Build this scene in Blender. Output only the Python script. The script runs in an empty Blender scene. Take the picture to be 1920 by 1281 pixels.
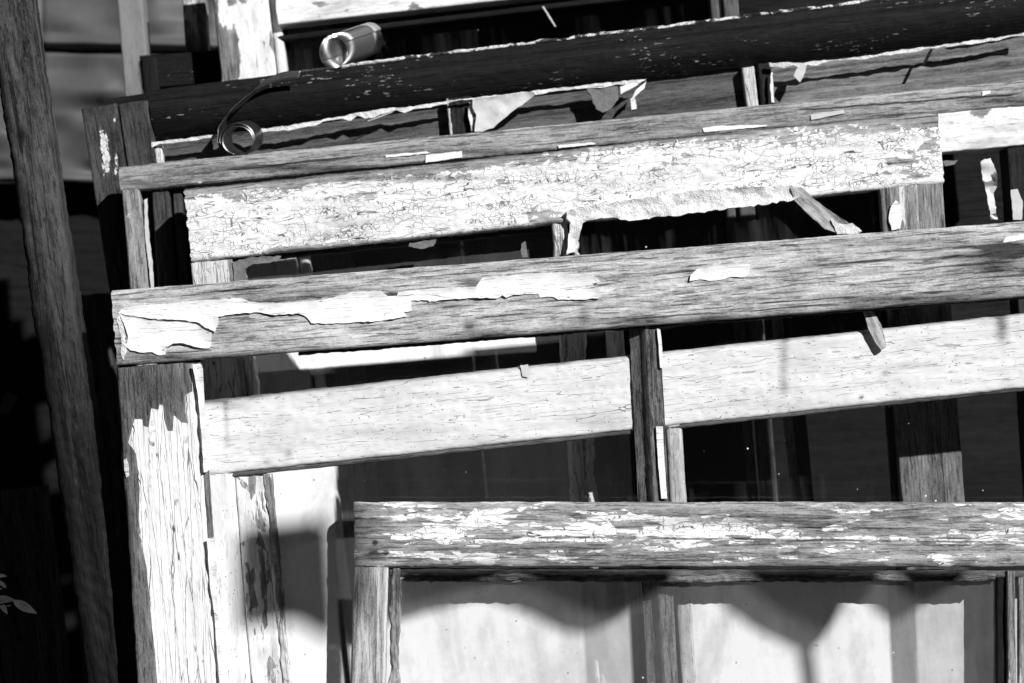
import bpy, math, random
import numpy as np
from mathutils import Vector, Matrix, noise as mnoise
from mathutils.geometry import delaunay_2d_cdt

SC = bpy.context.scene
COL = SC.collection
R = math.radians
# ------------------------------------------------------------------ camera
K = 0.88 / 1920.0          # metres per photograph pixel on the focus plane
D0 = 1.60                  # camera to focus plane
PITCH = 15.0
cam = bpy.data.cameras.new('camera')
camo = bpy.data.objects.new('camera', cam)
COL.objects.link(camo)
camo.rotation_euler = (R(90 - PITCH), 0, 0)
CAMLOC = Vector((0, -D0 * math.cos(R(PITCH)), 0.78 + D0 * math.sin(R(PITCH))))
camo.location = CAMLOC
cam.sensor_width = 36
cam.lens = 36 * D0 / 0.88
cam.clip_start = 0.02
cam.clip_end = 200
cam.dof.use_dof = True
cam.dof.focus_distance = D0 + 0.015
cam.dof.aperture_fstop = 6.3
SC.camera = camo
CM = Matrix.Translation(CAMLOC) @ Matrix.Rotation(R(90 - PITCH), 4, 'X')
CMI = CM.inverted()
CR = CM.to_3x3()

# ------------------------------------------------------------------ light
S_CAM = Vector((0.62, 0.62, 0.78)).normalized()       # towards the sun, camera axes
S_W = (CR @ S_CAM).normalized()
ELEV = math.asin(S_W.z)
world = bpy.data.worlds.new('World')
SC.world = world
world.use_nodes = True
wn = world.node_tree.nodes
wl = world.node_tree.links
wn.clear()
wo = wn.new('ShaderNodeOutputWorld')
bg = wn.new('ShaderNodeBackground')
sky = wn.new('ShaderNodeTexSky')
sky.sky_type = 'NISHITA'
sky.sun_disc = False
sky.air_density = 0.14                                # very clear, dry air: deep sky, hard shade
sky.dust_density = 0.0
sky.ozone_density = 2.0
sky.sun_elevation = ELEV
sky.sun_rotation = math.atan2(S_W.x, S_W.y)
bw = wn.new('ShaderNodeSeparateColor')                # black and white film behind a red filter
wl.new(sky.outputs[0], bw.inputs[0])
wl.new(bw.outputs[0], bg.inputs[0])
bg.inputs[1].default_value = 0.05
wl.new(bg.outputs[0], wo.inputs[0])
sun = bpy.data.lights.new('sun', 'SUN')
sun.energy = 5.0
sun.angle = R(0.8)
sun.color = (1, 1, 1)
suno = bpy.data.objects.new('sun', sun)
COL.objects.link(suno)
suno.rotation_euler = S_W.to_track_quat('Z', 'Y').to_euler()
suno.location = (2, -3, 4)
SC.view_settings.view_transform = 'Standard'
SC.view_settings.look = 'None'
SC.view_settings.gamma = 1
SC.view_settings.use_curve_mapping = False
SC.view_settings.exposure = 0.28

# ------------------------------------------------------------------ helpers
def pw(px, py, dep):
    """photograph pixel at a depth behind the focus plane -> world point"""
    d = D0 + dep
    return CM @ Vector(((px - 960) * K * d / D0, (640.5 - py) * K * d / D0, -d))

def w2px(co):
    """N x 3 world points -> photograph pixels"""
    m = np.array(CMI)
    c = co @ m[:3, :3].T + m[:3, 3]
    d = -c[:, 2]
    return 960 + c[:, 0] * D0 / (K * d), 640.5 - c[:, 1] * D0 / (K * d)

def sdf(px, py, polys):
    """signed distance in pixels, positive inside any of the polygons"""
    best = np.full(px.shape, -1e6)
    for poly in polys:
        n = len(poly)
        ins = np.zeros(px.shape, bool)
        dist = np.full(px.shape, 1e6)
        for i in range(n):
            x0, y0 = poly[i]
            x1, y1 = poly[(i + 1) % n]
            ex, ey = x1 - x0, y1 - y0
            L = ex * ex + ey * ey + 1e-9
            t = np.clip(((px - x0) * ex + (py - y0) * ey) / L, 0, 1)
            dist = np.minimum(dist, np.hypot(px - x0 - t * ex, py - y0 - t * ey))
            c = ((y0 > py) != (y1 > py))
            xi = (x1 - x0) * (py - y0) / ((y1 - y0) if y1 != y0 else 1e-9) + x0
            ins ^= (c & (px < xi))
        best = np.maximum(best, np.where(ins, dist, -dist))
    return best

def blobs(px, py, lst):
    v = np.zeros(px.shape)
    for (cx, cy, rx, ry, s) in lst:
        v += s * np.exp(-(((px - cx) / rx) ** 2 + ((py - cy) / ry) ** 2))
    return v

def vnoise(x, y, seed):
    """cheap smooth value noise"""
    def h(i, j):
        n = np.sin(i * 127.1 + j * 311.7 + seed * 74.7) * 43758.5453
        return n - np.floor(n)
    xi, yi = np.floor(x), np.floor(y)
    fx, fy = x - xi, y - yi
    fx = fx * fx * (3 - 2 * fx)
    fy = fy * fy * (3 - 2 * fy)
    return ((h(xi, yi) * (1 - fx) + h(xi + 1, yi) * fx) * (1 - fy) +
            (h(xi, yi + 1) * (1 - fx) + h(xi + 1, yi + 1) * fx) * fy)

def splits(px, py, lst):
    v = np.zeros(px.shape)
    for (x0, x1, y0, sl, w, st) in lst:
        yl = y0 + (px - x0) * sl + 3.5 * (vnoise(px / 60, px * 0, y0) - .5) + 1.6 * (vnoise(px / 14, px * 0, y0 + 1) - .5)
        e = np.clip(np.minimum(px - x0, x1 - px) / 30, 0, 1)
        v += st * e * np.exp(-((py - yl) / w) ** 2)
    return v

def tag(o, label=None, cat=None, group=None, kind=None):
    if label: o['label'] = label
    if cat: o['category'] = cat
    if group: o['group'] = group
    if kind: o['kind'] = kind
    return o

def empty(name, loc, label, cat, group=None):
    o = bpy.data.objects.new(name, None)
    COL.objects.link(o)
    o.empty_display_size = 0.05
    o.location = loc
    tag(o, label, cat, group)
    return o

WM = {}
def link(name, me, mw, parent, mat):
    o = bpy.data.objects.new(name, me)
    COL.objects.link(o)
    if mat: me.materials.append(mat)
    if parent:
        o.parent = parent
        pm = WM[parent.name] if parent.name in WM else Matrix.Translation(parent.location)
        o.matrix_local = pm.inverted() @ mw
    else:
        o.matrix_world = mw
    WM[o.name] = mw.copy()
    return o

def frame_axes(A, B, tilt=0.0, twist=0.0):
    """x along A->B, z towards the camera side (turned by tilt degrees about x)"""
    x = (B - A).normalized()
    zc = CR @ Vector((0, 0, 1))
    z = (zc - x * zc.dot(x)).normalized()
    y = z.cross(x)
    if tilt:
        q = Matrix.Rotation(R(tilt), 3, x)
        y, z = q @ y, q @ z
    M = Matrix((x, y, z)).transposed().to_4x4()
    M.translation = A
    return M

def rrect(w, t, r, side, nface, bead=None):
    """cross-section, front at z=0, body towards z=-t; y from 0 to side*w.
    returns a list of (y,z), walked so that the outward normal points out"""
    pts = []
    lo, hi = (0, w) if side > 0 else (-w, 0)
    def arc(cy, cz, a0, a1, n=4):
        for i in range(n + 1):
            a = R(a0 + (a1 - a0) * i / n)
            pts.append((cy + r * math.cos(a), cz + r * math.sin(a)))
    arc(lo + r, -r, 180, 90)
    for i in range(1, nface):
        pts.append((lo + r + (hi - lo - 2 * r) * i / nface, 0.0))
    arc(hi - r, -r, 90, 0)
    arc(hi - r, -t + r, 0, -90, 2)
    arc(lo + r, -t + r, -90, -180, 2)
    return pts

def sweep(sec, L, nx, seed=0, rough=0.0004, endrough=0.0008, groove=None):
    n = len(sec)
    xs = np.linspace(0, L, nx + 1)
    S = np.array(sec)
    X = np.repeat(xs, n)
    Y = np.tile(S[:, 0], nx + 1)
    Z = np.tile(S[:, 1], nx + 1)
    X = X.copy()
    e = (vnoise(Y * 300, Z * 300, seed) - .5) * 2 * endrough
    X[:n] += e[:n]
    X[-n:] += e[-n:]
    cy, cz = S[:, 0].mean(), S[:, 1].mean()
    dy = (vnoise(X * 60, Y * 90 + 7, seed) + .6 * vnoise(X * 260, Y * 200 + 3, seed + 1) - .8) * rough
    dz = (vnoise(X * 40, Y * 160 + 17, seed + 2) + .7 * vnoise(X * 220, Y * 300, seed + 3) - .85) * rough * 1.2
    Y = Y + dy
    Z = Z + dz
    if groove is not None:
        Z = Z + groove(X, Y)
    co = np.stack([X, Y, Z], 1)
    faces = []
    for i in range(nx):
        a, b = i * n, (i + 1) * n
        for j in range(n):
            k = (j + 1) % n
            faces.append((a + j, a + k, b + k, b + j))
    faces.append(tuple(range(n - 1, -1, -1)))
    faces.append(tuple(nx * n + j for j in range(n)))
    me = bpy.data.meshes.new('m')
    me.from_pydata(co.tolist(), [], faces)
    me.update()
    return me, co

def fix_normals(me):
    import bmesh
    bm = bmesh.new()
    bm.from_mesh(me)
    bmesh.ops.recalc_face_normals(bm, faces=bm.faces)
    bm.to_mesh(me)
    bm.free()

def setattrs(me, co, mw, paint=None, stain_shade=None):
    M = np.array(mw)
    wco = co @ M[:3, :3].T + M[:3, 3]
    px, py = w2px(wco)
    for nm, fn in (('paint', paint), ('stain_shade', stain_shade)):
        a = me.attributes.new(nm, 'FLOAT', 'POINT')
        if callable(fn):
            v = fn(px, py, co)
        else:
            v = np.full(len(co), 0.0 if fn is None else float(fn))
        a.data.foreach_set('value', np.asarray(v, dtype=np.float32))

def board(name, A, B, w, t, mat, parent, side=-1, r=0.002, paint=None, stain_shade=None,
          tilt=0, res=0.002, seed=1, rough=0.0004, sec=None, groove=None, endrough=.0008):
    """a plank: A,B = (px,py,depth) of the ends of one front edge, w = width in metres
    (body on the -y side for side=-1: below an edge running right; to the right of an
    edge running down for side=+1)"""
    a, b = pw(*A), pw(*B)
    mw = frame_axes(a, b, tilt)
    L = (b - a).length
    if sec is None:
        sec = rrect(w, t, min(r, t * .45, w * .45), side, max(2, int(w / res)))
    nx = max(2, int(L / res))
    me, co = sweep(sec, L, nx, seed, rough, endrough, groove)
    setattrs(me, co, mw, paint, stain_shade)
    fix_normals(me)
    me.shade_smooth()
    me.set_sharp_from_angle(angle=R(50))
    return link(name, me, mw, parent, mat)

def jag(poly, step, amp, seed):
    """subdivide an outline and make it ragged"""
    rnd = random.Random(seed)
    out = []
    n = len(poly)
    for i in range(n):
        x0, y0 = poly[i]
        x1, y1 = poly[(i + 1) % n]
        L = math.hypot(x1 - x0, y1 - y0)
        m = max(1, int(L / step))
        for k in range(m):
            f = k / m
            j = amp if k else amp * .3
            out.append((x0 + (x1 - x0) * f + rnd.uniform(-j, j) * .6,
                        y0 + (y1 - y0) * f + rnd.uniform(-j, j)))
    return out

def flake(name, poly, dep, thick, mat, parent, lift=0.0, step=7, amp=1.2, seed=1, curl=None,
          wave=0.0004, grid=9, dir_deg=-4.5):
    """a thin sheet with a traced outline: peeled paint, putty, splinters"""
    pts = jag(poly, step, amp, seed)
    n = len(pts)
    xs = [p[0] for p in pts]
    ys = [p[1] for p in pts]
    inner = []
    rnd = random.Random(seed + 5)
    gx = np.arange(min(xs), max(xs), grid)
    gy = np.arange(min(ys), max(ys), grid * .7)
    if len(gx) and len(gy):
        GX, GY = np.meshgrid(gx, gy)
        GX = GX.ravel() + np.array([rnd.uniform(-2, 2) for _ in range(GX.size)])
        GY = GY.ravel() + np.array([rnd.uniform(-2, 2) for _ in range(GY.size)])
        s = sdf(GX, GY, [pts])
        inner = [(x, y) for x, y, d in zip(GX, GY, s) if d > 3]
    vs = [Vector(p) for p in pts] + [Vector(p) for p in inner]
    res = delaunay_2d_cdt(vs, [(i, (i + 1) % n) for i in range(n)], [], 1, 1e-4)
    V, F = res[0], res[2]
    X = np.array([v.x for v in V]); Y = np.array([v.y for v in V])
    d = sdf(X, Y, [pts])
    edge = np.exp(-np.maximum(d, 0) / 8.0)
    z = wave * (vnoise(X / 17, Y / 11, seed) - .3) * 2 + lift * edge * vnoise(X / 23 + 5, Y / 23, seed + 2)
    if curl is not None:
        z = z + curl(X, Y)
    c = Vector((float(X.mean()), float(Y.mean())))
    o = pw(c.x, c.y, dep)
    a = R(dir_deg)
    pb = pw(c.x + 100 * math.cos(a), c.y + 100 * math.sin(a), dep)
    mw = frame_axes(o, pb)
    inv = mw.inverted()
    top = [inv @ (pw(x, y, dep - zz)) for x, y, zz in zip(X, Y, z)]
    bot = [p - Vector((0, 0, thick)) for p in top]
    m = len(top)
    faces = [tuple(f) for f in F] + [tuple(m + i for i in reversed(f)) for f in F]
    cnt = {}
    for f in F:
        for i in range(len(f)):
            e = (f[i], f[(i + 1) % len(f)])
            cnt[e] = 1
    for (i, j) in list(cnt):
        if (j, i) not in cnt:
            faces.append((j, i, m + i, m + j))
    me = bpy.data.meshes.new('m')
    co = [tuple(p) for p in top + bot]
    me.from_pydata(co, [], faces)
    me.update()
    setattrs(me, np.array(co), mw, 1.0, None)
    fix_normals(me)
    me.shade_smooth()
    me.set_sharp_from_angle(angle=R(45))
    return link(name, me, mw, parent, mat)

def ribbon_poly(line, widths, seed=1):
    """a ragged band hanging below a polyline"""
    rnd = random.Random(seed)
    top, bot = [], []
    for i in range(len(line) - 1):
        (x0, y0), (x1, y1) = line[i], line[i + 1]
        n = max(1, int(abs(x1 - x0) / 14))
        for k in range(n):
            f = k / n
            x, y = x0 + (x1 - x0) * f, y0 + (y1 - y0) * f
            w = widths[i] + (widths[i + 1] - widths[i]) * f
            top.append((x, y + rnd.uniform(-1, 1)))
            bot.append((x + rnd.uniform(-3, 3), y + max(1.5, w * rnd.uniform(.35, 1.25))))
    return top + bot[::-1]

# ------------------------------------------------------------------ materials
class NT:
    def __init__(s, name):
        s.m = bpy.data.materials.new(name)
        s.m.use_nodes = True
        s.t = s.m.node_tree
        s.t.nodes.clear()
        s.out = s.t.nodes.new('ShaderNodeOutputMaterial')
    def n(s, typ, **k):
        nd = s.t.nodes.new(typ)
        for a, b in k.items(): setattr(nd, a, b)
        return nd
    def set(s, sock, v):
        if isinstance(v, bpy.types.NodeSocket): s.t.links.new(v, sock)
        else: sock.default_value = v
    def math(s, op, a, b=0.0, c=0.0, clamp=False):
        nd = s.n('ShaderNodeMath', operation=op, use_clamp=clamp)
        s.set(nd.inputs[0], a); s.set(nd.inputs[1], b); s.set(nd.inputs[2], c)
        return nd.outputs[0]
    def add(s, a, b): return s.math('ADD', a, b)
    def mul(s, a, b): return s.math('MULTIPLY', a, b)
    def sub(s, a, b): return s.math('SUBTRACT', a, b)
    def mad(s, a, b, c): return s.math('MULTIPLY_ADD', a, b, c)
    def step(s, x, lo, hi, a=0.0, b=1.0):
        nd = s.n('ShaderNodeMapRange', interpolation_type='SMOOTHSTEP')
        s.set(nd.inputs[0], x); s.set(nd.inputs[1], lo); s.set(nd.inputs[2], hi)
        s.set(nd.inputs[3], a); s.set(nd.inputs[4], b)
        return nd.outputs[0]
    def mix(s, f, a, b):
        nd = s.n('ShaderNodeMix', data_type='FLOAT')
        s.set(nd.inputs[0], f); s.set(nd.inputs[2], a); s.set(nd.inputs[3], b)
        return nd.outputs[0]
    def vec(s, v, sc, off=(0, 0, 0)):
        nd = s.n('ShaderNodeVectorMath', operation='MULTIPLY_ADD')
        s.set(nd.inputs[0], v); s.set(nd.inputs[1], sc); s.set(nd.inputs[2], off)
        return nd.outputs[0]
    def vadd(s, a, b):
        nd = s.n('ShaderNodeVectorMath', operation='ADD')
        s.set(nd.inputs[0], a); s.set(nd.inputs[1], b)
        return nd.outputs[0]
    def noise(s, v, detail=3, rough=.55, dist=0.0, color=False):
        nd = s.n('ShaderNodeTexNoise')
        s.set(nd.inputs['Vector'], v)
        nd.inputs['Scale'].default_value = 1
        nd.inputs['Detail'].default_value = detail
        nd.inputs['Roughness'].default_value = rough
        nd.inputs['Distortion'].default_value = dist
        return nd.outputs['Color' if color else 'Fac']
    def vor(s, v, feat='F1', rnd=1.0):
        nd = s.n('ShaderNodeTexVoronoi', feature=feat)
        s.set(nd.inputs['Vector'], v)
        nd.inputs['Scale'].default_value = 1
        nd.inputs['Randomness'].default_value = rnd
        return nd
    def attr(s, name):
        return s.n('ShaderNodeAttribute', attribute_name=name).outputs['Fac']
    def obj(s):
        return s.n('ShaderNodeTexCoord').outputs['Object']
    def bsdf(s, col, rough, bump=None, dist=0.001, strength=1.0, spec=.25, metal=0.0):
        b = s.n('ShaderNodeBsdfPrincipled')
        s.set(b.inputs['Base Color'], col)
        s.set(b.inputs['Roughness'], rough)
        b.inputs['Specular IOR Level'].default_value = spec
        b.inputs['Metallic'].default_value = metal
        if bump is not None:
            bn = s.n('ShaderNodeBump')
            bn.inputs['Distance'].default_value = dist
            bn.inputs['Strength'].default_value = strength
            s.set(bn.inputs['Height'], bump)
            s.t.links.new(bn.outputs[0], b.inputs['Normal'])
        s.t.links.new(b.outputs[0], s.out.inputs['Surface'])
        return b

def weathered(name, wlo=.05, whi=.36, paint=.8, crack='block', bias=0.0, cellamp=.5, noiseamp=.8,
              ring=.35, ringn=9.0, seed=0.0, chalk=.35, crackw=.05, crackgate=.42, checks=.7,
              cx=190, cy=260, spec=.2, flick=0.0, dirt=.25, fine=.35, speck=0.0, rough=.8, vrnd=1.0, vcr=.5, lift=0.0, crmin=.35, nx=14, ny=95):
    T = NT(name)
    ob = T.obj()
    off = (seed * 3.71, seed * 1.93 + 5, seed * 2.3)
    # wood
    wob = T.noise(T.vec(ob, (7, 30, 30), off), 2, color=True)
    wobv = T.vec(wob, (.0, .006, .0))
    ow = T.vadd(ob, wobv)
    nring = T.noise(T.vec(ow, (1.5, 16, 16), off), 1.5, .45)
    rg = T.math('PINGPONG', T.mul(nring, ringn), .5)
    rg = T.mul(rg, 2.0)
    rg = T.math('POWER', rg, 1.6)
    blot = T.noise(T.vec(ob, (5, 26, 26), off), 4, .6)
    fib = T.noise(T.vec(ow, (40, 620, 300), off), 4, .75)
    fib2 = T.noise(T.vec(ow, (60, 260, 260), off), 3, .7)
    t = T.add(T.mul(rg, ring), T.mul(T.step(blot, .3, .7), .32))
    t = T.add(t, T.mad(fib, 1.5, -.6))
    grit = T.noise(T.vec(ob, (420, 900, 700), off), 2, .7)
    t = T.add(t, T.mad(fib2, 1.0, -.5))
    t = T.add(t, T.mad(grit, 1.1, -.52))
    t = T.math('MULTIPLY_ADD', t, .8, lift, clamp=True)
    wood = T.mix(t, wlo, whi)
    chk = T.step(T.noise(T.vec(ow, (7, 230, 200), off), 4, .6), .60, .66)
    chk2 = T.step(T.noise(T.vec(ow, (34, 460, 300), (off[0] + 9, off[1], 3)), 2, .5), .575, .62)
    chk = T.math('MAXIMUM', chk, T.mul(chk2, .7))
    wood = T.mul(wood, T.sub(1.0, T.mul(chk, checks)))
    st = T.attr('stain_shade')
    stn = T.math('MULTIPLY', st, T.mad(fib2, 2.0, T.mad(blot, 1.2, -.6)), clamp=True)
    wood = T.mul(wood, T.sub(1.0, T.mul(stn, .9)))
    # paint
    pd = T.noise(T.vec(ob, (90, 150, 150), off), 3, color=True)
    od = T.vadd(ob, T.vec(pd, (.006, .0025, .0)))
    if crack == 'block':
        pc = T.vec(od, (cx, cy, cy), off)
    else:
        pc = T.vec(od, (cx, cy, cy), off)
    v1 = T.vor(pc, rnd=vrnd)
    ve = T.vor(pc, 'DISTANCE_TO_EDGE', vrnd)
    pbig = T.vec(od, (cx * .33, cy * .33, cy * .33), off)
    v2 = T.vor(pbig)
    cell = T.n('ShaderNodeSeparateColor'); T.set(cell.inputs[0], v1.outputs['Color'])
    cell2 = T.n('ShaderNodeSeparateColor'); T.set(cell2.inputs[0], v2.outputs['Color'])
    nz = T.noise(T.vec(ob, (nx, ny, ny), off), 5, .64)
    nf = T.noise(T.vec(ob, (160, 420, 400), off), 2, .6)
    P = T.attr('paint')
    p = T.add(P, bias)
    p = T.add(p, T.mul(T.sub(nz, .5), noiseamp * 2))
    p = T.add(p, T.mul(T.sub(cell.outputs[0], .5), cellamp))
    p = T.add(p, T.mul(T.sub(cell2.outputs[1], .5), cellamp * .8))
    p = T.add(p, T.mul(T.sub(nf, .5), fine))
    mask = T.step(p, -.03, .03)
    gate = T.step(T.noise(T.vec(ob, (18, 60, 60), (off[0] + 4, off[1], 1)), 3, .6), crackgate - .1, crackgate + .1)
    def lines(sx, sy, w, gsx, gsy, g, o):
        nn = T.noise(T.vec(od if crack == 'block' else ow, (sx, sy, sy), (off[0] + o, off[1] - o, o)), 1.5, .5, .3)
        l = T.step(T.math('ABSOLUTE', T.sub(nn, .5)), w * .35, w, 1.0, 0.0)
        gg = T.step(T.noise(T.vec(ob, (gsx, gsy, gsy), (o, off[1] + o, 4)), 3, .6), g, g + .05)
        return T.mul(l, gg)
    if crack == 'block':
        ln = T.mul(T.step(ve.outputs['Distance'], 0.0, crackw, 1.0, 0.0), gate)
        ve2 = T.vor(pbig, 'DISTANCE_TO_EDGE')
        big = T.mul(T.step(ve2.outputs['Distance'], 0.0, .020, 1.0, 0.0), T.step(T.noise(T.vec(ob, (22, 50, 50), (5, off[1], 6)), 3, .6), .47, .56))
        ln = T.math('MAXIMUM', ln, lines(14, 130, .011, 40, 120, .47, 3.0))
        ln = T.math('MAXIMUM', ln, T.mul(lines(150, 30, .018, 60, 160, .52, 7.0), vcr))
    elif crack == 'fine':
        ln = T.mul(lines(8, 170, .008, 50, 330, .52, 3.0), .65)
        ln = T.math('MAXIMUM', ln, T.mul(lines(5, 90, .0045, 14, 90, .52, 6.0), .65))
        ln = T.math('MAXIMUM', ln, T.mul(lines(18, 300, .014, 90, 420, .55, 11.0), .4))
    else:
        ln = T.mul(T.step(ve.outputs['Distance'], 0.0, crackw, 1.0, 0.0), gate)
        ln = T.math('MAXIMUM', ln, lines(4, 120, .007, 16, 120, .45, 3.0))
        ln = T.math('MAXIMUM', ln, T.mul(lines(9, 260, .010, 26, 200, .48, 8.0), .7))
    ln = T.mul(ln, T.step(T.noise(T.vec(ob, (30, 90, 90), (2, off[1], 6)), 3, .6), .32, .62, crmin, 1.0))
    if crack == 'block':
        ln = T.math('MAXIMUM', ln, T.mul(big, .45))
    dn = T.noise(T.vec(ob, (12, 30, 30), (3, off[1], 8)), 5, .65)
    pcol = T.mul(paint, T.sub(1.0, T.mul(T.step(dn, .45, .75), dirt)))
    pcol = T.mul(pcol, T.sub(1.0, T.mul(ln, .88)))
    pcol = T.mul(pcol, T.mad(nf, .16, .92))
    if speck:
        sv = T.vor(T.vec(ob, (330, 420, 400), off))
        sc_ = T.n('ShaderNodeSeparateColor'); T.set(sc_.inputs[0], sv.outputs['Color'])
        sp = T.mul(T.step(sv.outputs['Distance'], .12, .3, 1.0, 0.0), T.step(sc_.outputs[0], 1 - speck * 1.2, 1 - speck))
        pcol = T.mul(pcol, T.sub(1.0, T.mul(sp, .75)))
    pcol = T.mul(pcol, T.sub(1.0, T.mul(stn, .8)))
    ch = T.mul(T.step(T.add(p, T.mul(T.sub(fib, .5), 1.2)), -.7, .25), chalk)
    wood2 = T.mix(ch, wood, paint * .8)
    if flick:
        fl = T.step(T.noise(T.vec(ob, (110, 560, 400), (off[1], 3, 1)), 2, .6), .66 - flick, .70 - flick)
        fg = T.step(T.noise(T.vec(ob, (9, 50, 40), (off[1], 7, 1)), 3, .6), .53, .60)
        wood2 = T.mix(T.mul(fl, fg), wood2, .28)
    col = T.mix(mask, wood2, pcol)
    h = T.mad(mask, .55, T.mul(T.sub(fib, T.mul(chk, .8)), .45))
    h = T.mix(mask, h, T.sub(T.mad(nf, .15, .95), T.mul(ln, .8)))
    h = T.add(h, T.mul(T.mul(cell.outputs[1], mask), .12))
    T.bsdf(col, rough, h, .0011, 1.0, spec)
    return T.m

def plain(name, col, rough=.7, metal=0.0, spec=.3, var=.2, scale=40, bump=.0003):
    T = NT(name)
    ob = T.obj()
    n1 = T.noise(T.vec(ob, (scale,) * 3), 4, .6)
    n2 = T.noise(T.vec(ob, (scale * 7,) * 3), 3, .6)
    c = T.mul(col, T.add(T.mad(n1, var * 2, 1 - var), T.mad(n2, var, -var * .5)))
    T.bsdf(c, rough, T.add(n1, T.mul(n2, .4)), bump, 1.0, spec, metal)
    return T.m

def glass(name, film=.5, filmcol=.8, fixed=None, speck=.02, gloss=.06, nscale=1.0, filmvar=.5, streak=.25):
    """an old pane: clear glass under a film of dust"""
    T = NT(name)
    ob = T.obj()
    n1 = T.noise(T.vec(ob, (9 * nscale, 4 * nscale, 4)), 5, .6)
    n2 = T.noise(T.vec(ob, (200, 200, 200)), 3, .7)
    n3 = T.noise(T.vec(ob, (70, 4, 60)), 3, .6)
    f = T.mad(T.sub(n1, .5), filmvar, film)
    f = T.add(f, T.mul(T.sub(n3, .5), streak))
    n4 = T.noise(T.vec(ob, (45, 45, 45)), 4, .7)
    f = T.add(f, T.mul(T.sub(n4, .5), .55 * film))
    f = T.add(f, T.mul(T.sub(n2, .5), .2 * abs(film)))
    n5 = T.noise(T.vec(ob, (14, 6, 10), (7, 3, 1)), 4, .65, .6)
    f = T.mul(f, T.step(n5, .30, .60, .66, 1.05))
    f = T.mul(f, T.attr('paint'))
    sv = T.vor(T.vec(ob, (120, 120, 120)))
    sc_ = T.n('ShaderNodeSeparateColor'); T.set(sc_.inputs[0], sv.outputs['Color'])
    sp = T.mul(T.step(sv.outputs['Distance'], .05, .14, 1.0, 0.0), T.step(sc_.outputs[0], 1 - speck * 1.5, 1 - speck))
    dv = T.mul(T.step(sv.outputs['Distance'], .06, .16, 1.0, 0.0), T.step(sc_.outputs[1], 1 - speck * 3.5, 1 - speck * 2.5))
    lint = T.mul(T.step(T.math('ABSOLUTE', T.sub(T.noise(T.vec(ob, (60, 60, 60), (1, 8, 2)), 2, .5, 1.0), .5)), .0, .006, 1.0, 0.0), T.step(T.noise(T.vec(ob, (110, 110, 90), (4, 4, 2)), 2, .5), .60, .64))
    dv = T.math('MAXIMUM', dv, T.mul(lint, .35))
    f = T.math('MAXIMUM', f, T.mul(sp, .8))
    f = T.math('MINIMUM', T.math('MAXIMUM', f, 0.0), .96)
    tr = T.n('ShaderNodeBsdfTransparent'); tr.inputs[0].default_value = (.94, .94, .94, 1)
    df = T.n('ShaderNodeBsdfDiffuse')
    T.set(df.inputs[0], T.mul(filmcol, T.sub(1.0, T.mul(dv, .6))))
    gl = T.n('ShaderNodeBsdfGlossy'); gl.inputs['Roughness'].default_value = .06
    lw = T.n('ShaderNodeLayerWeight'); lw.inputs[0].default_value = .5
    fr = T.mad(T.math('POWER', lw.outputs['Facing'], 5.0), .9, .04)
    m1 = T.n('ShaderNodeMixShader')
    T.set(m1.inputs[0], f); T.set(m1.inputs[1], tr.outputs[0]); T.set(m1.inputs[2], df.outputs[0])
    m2 = T.n('ShaderNodeMixShader')
    T.set(m2.inputs[0], fr); T.set(m2.inputs[1], m1.outputs[0]); T.set(m2.inputs[2], gl.outputs[0])
    T.t.links.new(m2.outputs[0], T.out.inputs['Surface'])
    return T.m

def pane(name, quad, dep, mat, parent, film=None, thick=.003, nx=60, ny=40):
    """glass sheet through four pixel corners (tl,tr,br,bl) at one depth"""
    tl, tr, br, bl = [pw(x, y, dep) for x, y in quad]
    mw = frame_axes(tl, tr)
    inv = mw.inverted()
    c = [inv @ p for p in (tl, tr, br, bl)]
    co = []
    for j in range(ny + 1):
        for i in range(nx + 1):
            u, v = i / nx, j / ny
            p = (c[0] * (1 - u) + c[1] * u) * (1 - v) + (c[3] * (1 - u) + c[2] * u) * v
            co.append(tuple(p))
    F = []
    for j in range(ny):
        for i in range(nx):
            a = j * (nx + 1) + i
            F.append((a, a + nx + 1, a + nx + 2, a + 1))
    # thin sheet: front grid plus a rim and a back built as one closed solid
    n = len(co)
    m = [0, nx, n - 1, n - 1 - nx]
    back = [(co[i][0], co[i][1], co[i][2] - thick) for i in range(n)]
    me = bpy.data.meshes.new('m')
    rim = []
    per = [i for i in range(nx + 1)] + [(j + 1) * (nx + 1) - 1 for j in range(1, ny + 1)] + \
          [n - 1 - i for i in range(1, nx + 1)] + [(ny - j) * (nx + 1) for j in range(1, ny)]
    base = n
    bco = [back[i] for i in per]
    for k in range(len(per)):
        k2 = (k + 1) % len(per)
        rim.append((per[k], per[k2], base + k2, base + k))
    F2 = F + rim
    me.from_pydata(co + bco, [], F2)
    me.update()
    setattrs(me, np.array(co + bco), mw, film if film is not None else 1.0, None)
    return link(name, me, mw, parent, mat)

M = {}
M['silver'] = weathered('silver_weathered_wood', lift=.16, wlo=.07, whi=.74, bias=0, seed=1, ring=.34, ringn=12, chalk=.45, cellamp=.5, noiseamp=1.0, checks=.8)
M['silver2'] = weathered('grey_weathered_wood', lift=.12, wlo=.07, whi=.50, bias=-.95, seed=2, ring=.3, ringn=9, chalk=.25, noiseamp=1.0)
M['board'] = weathered('crackled_white_paint', wlo=.16, whi=.52, paint=.78, bias=0, seed=3, cellamp=.8, noiseamp=1.7, fine=.5, crmin=.12,
                       cx=175, cy=260, crackw=.05, crackgate=.52, chalk=.5, vrnd=.85, vcr=.9)
M['front'] = weathered('worn_white_paint', lift=.06, wlo=.08, whi=.50, paint=.86, bias=0, seed=4, cellamp=.9, noiseamp=2.0, ring=.3, fine=.5,
                       cx=75, cy=300, crackw=.03, crackgate=.55, chalk=.4, vcr=1.0, nx=10, ny=130)
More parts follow.
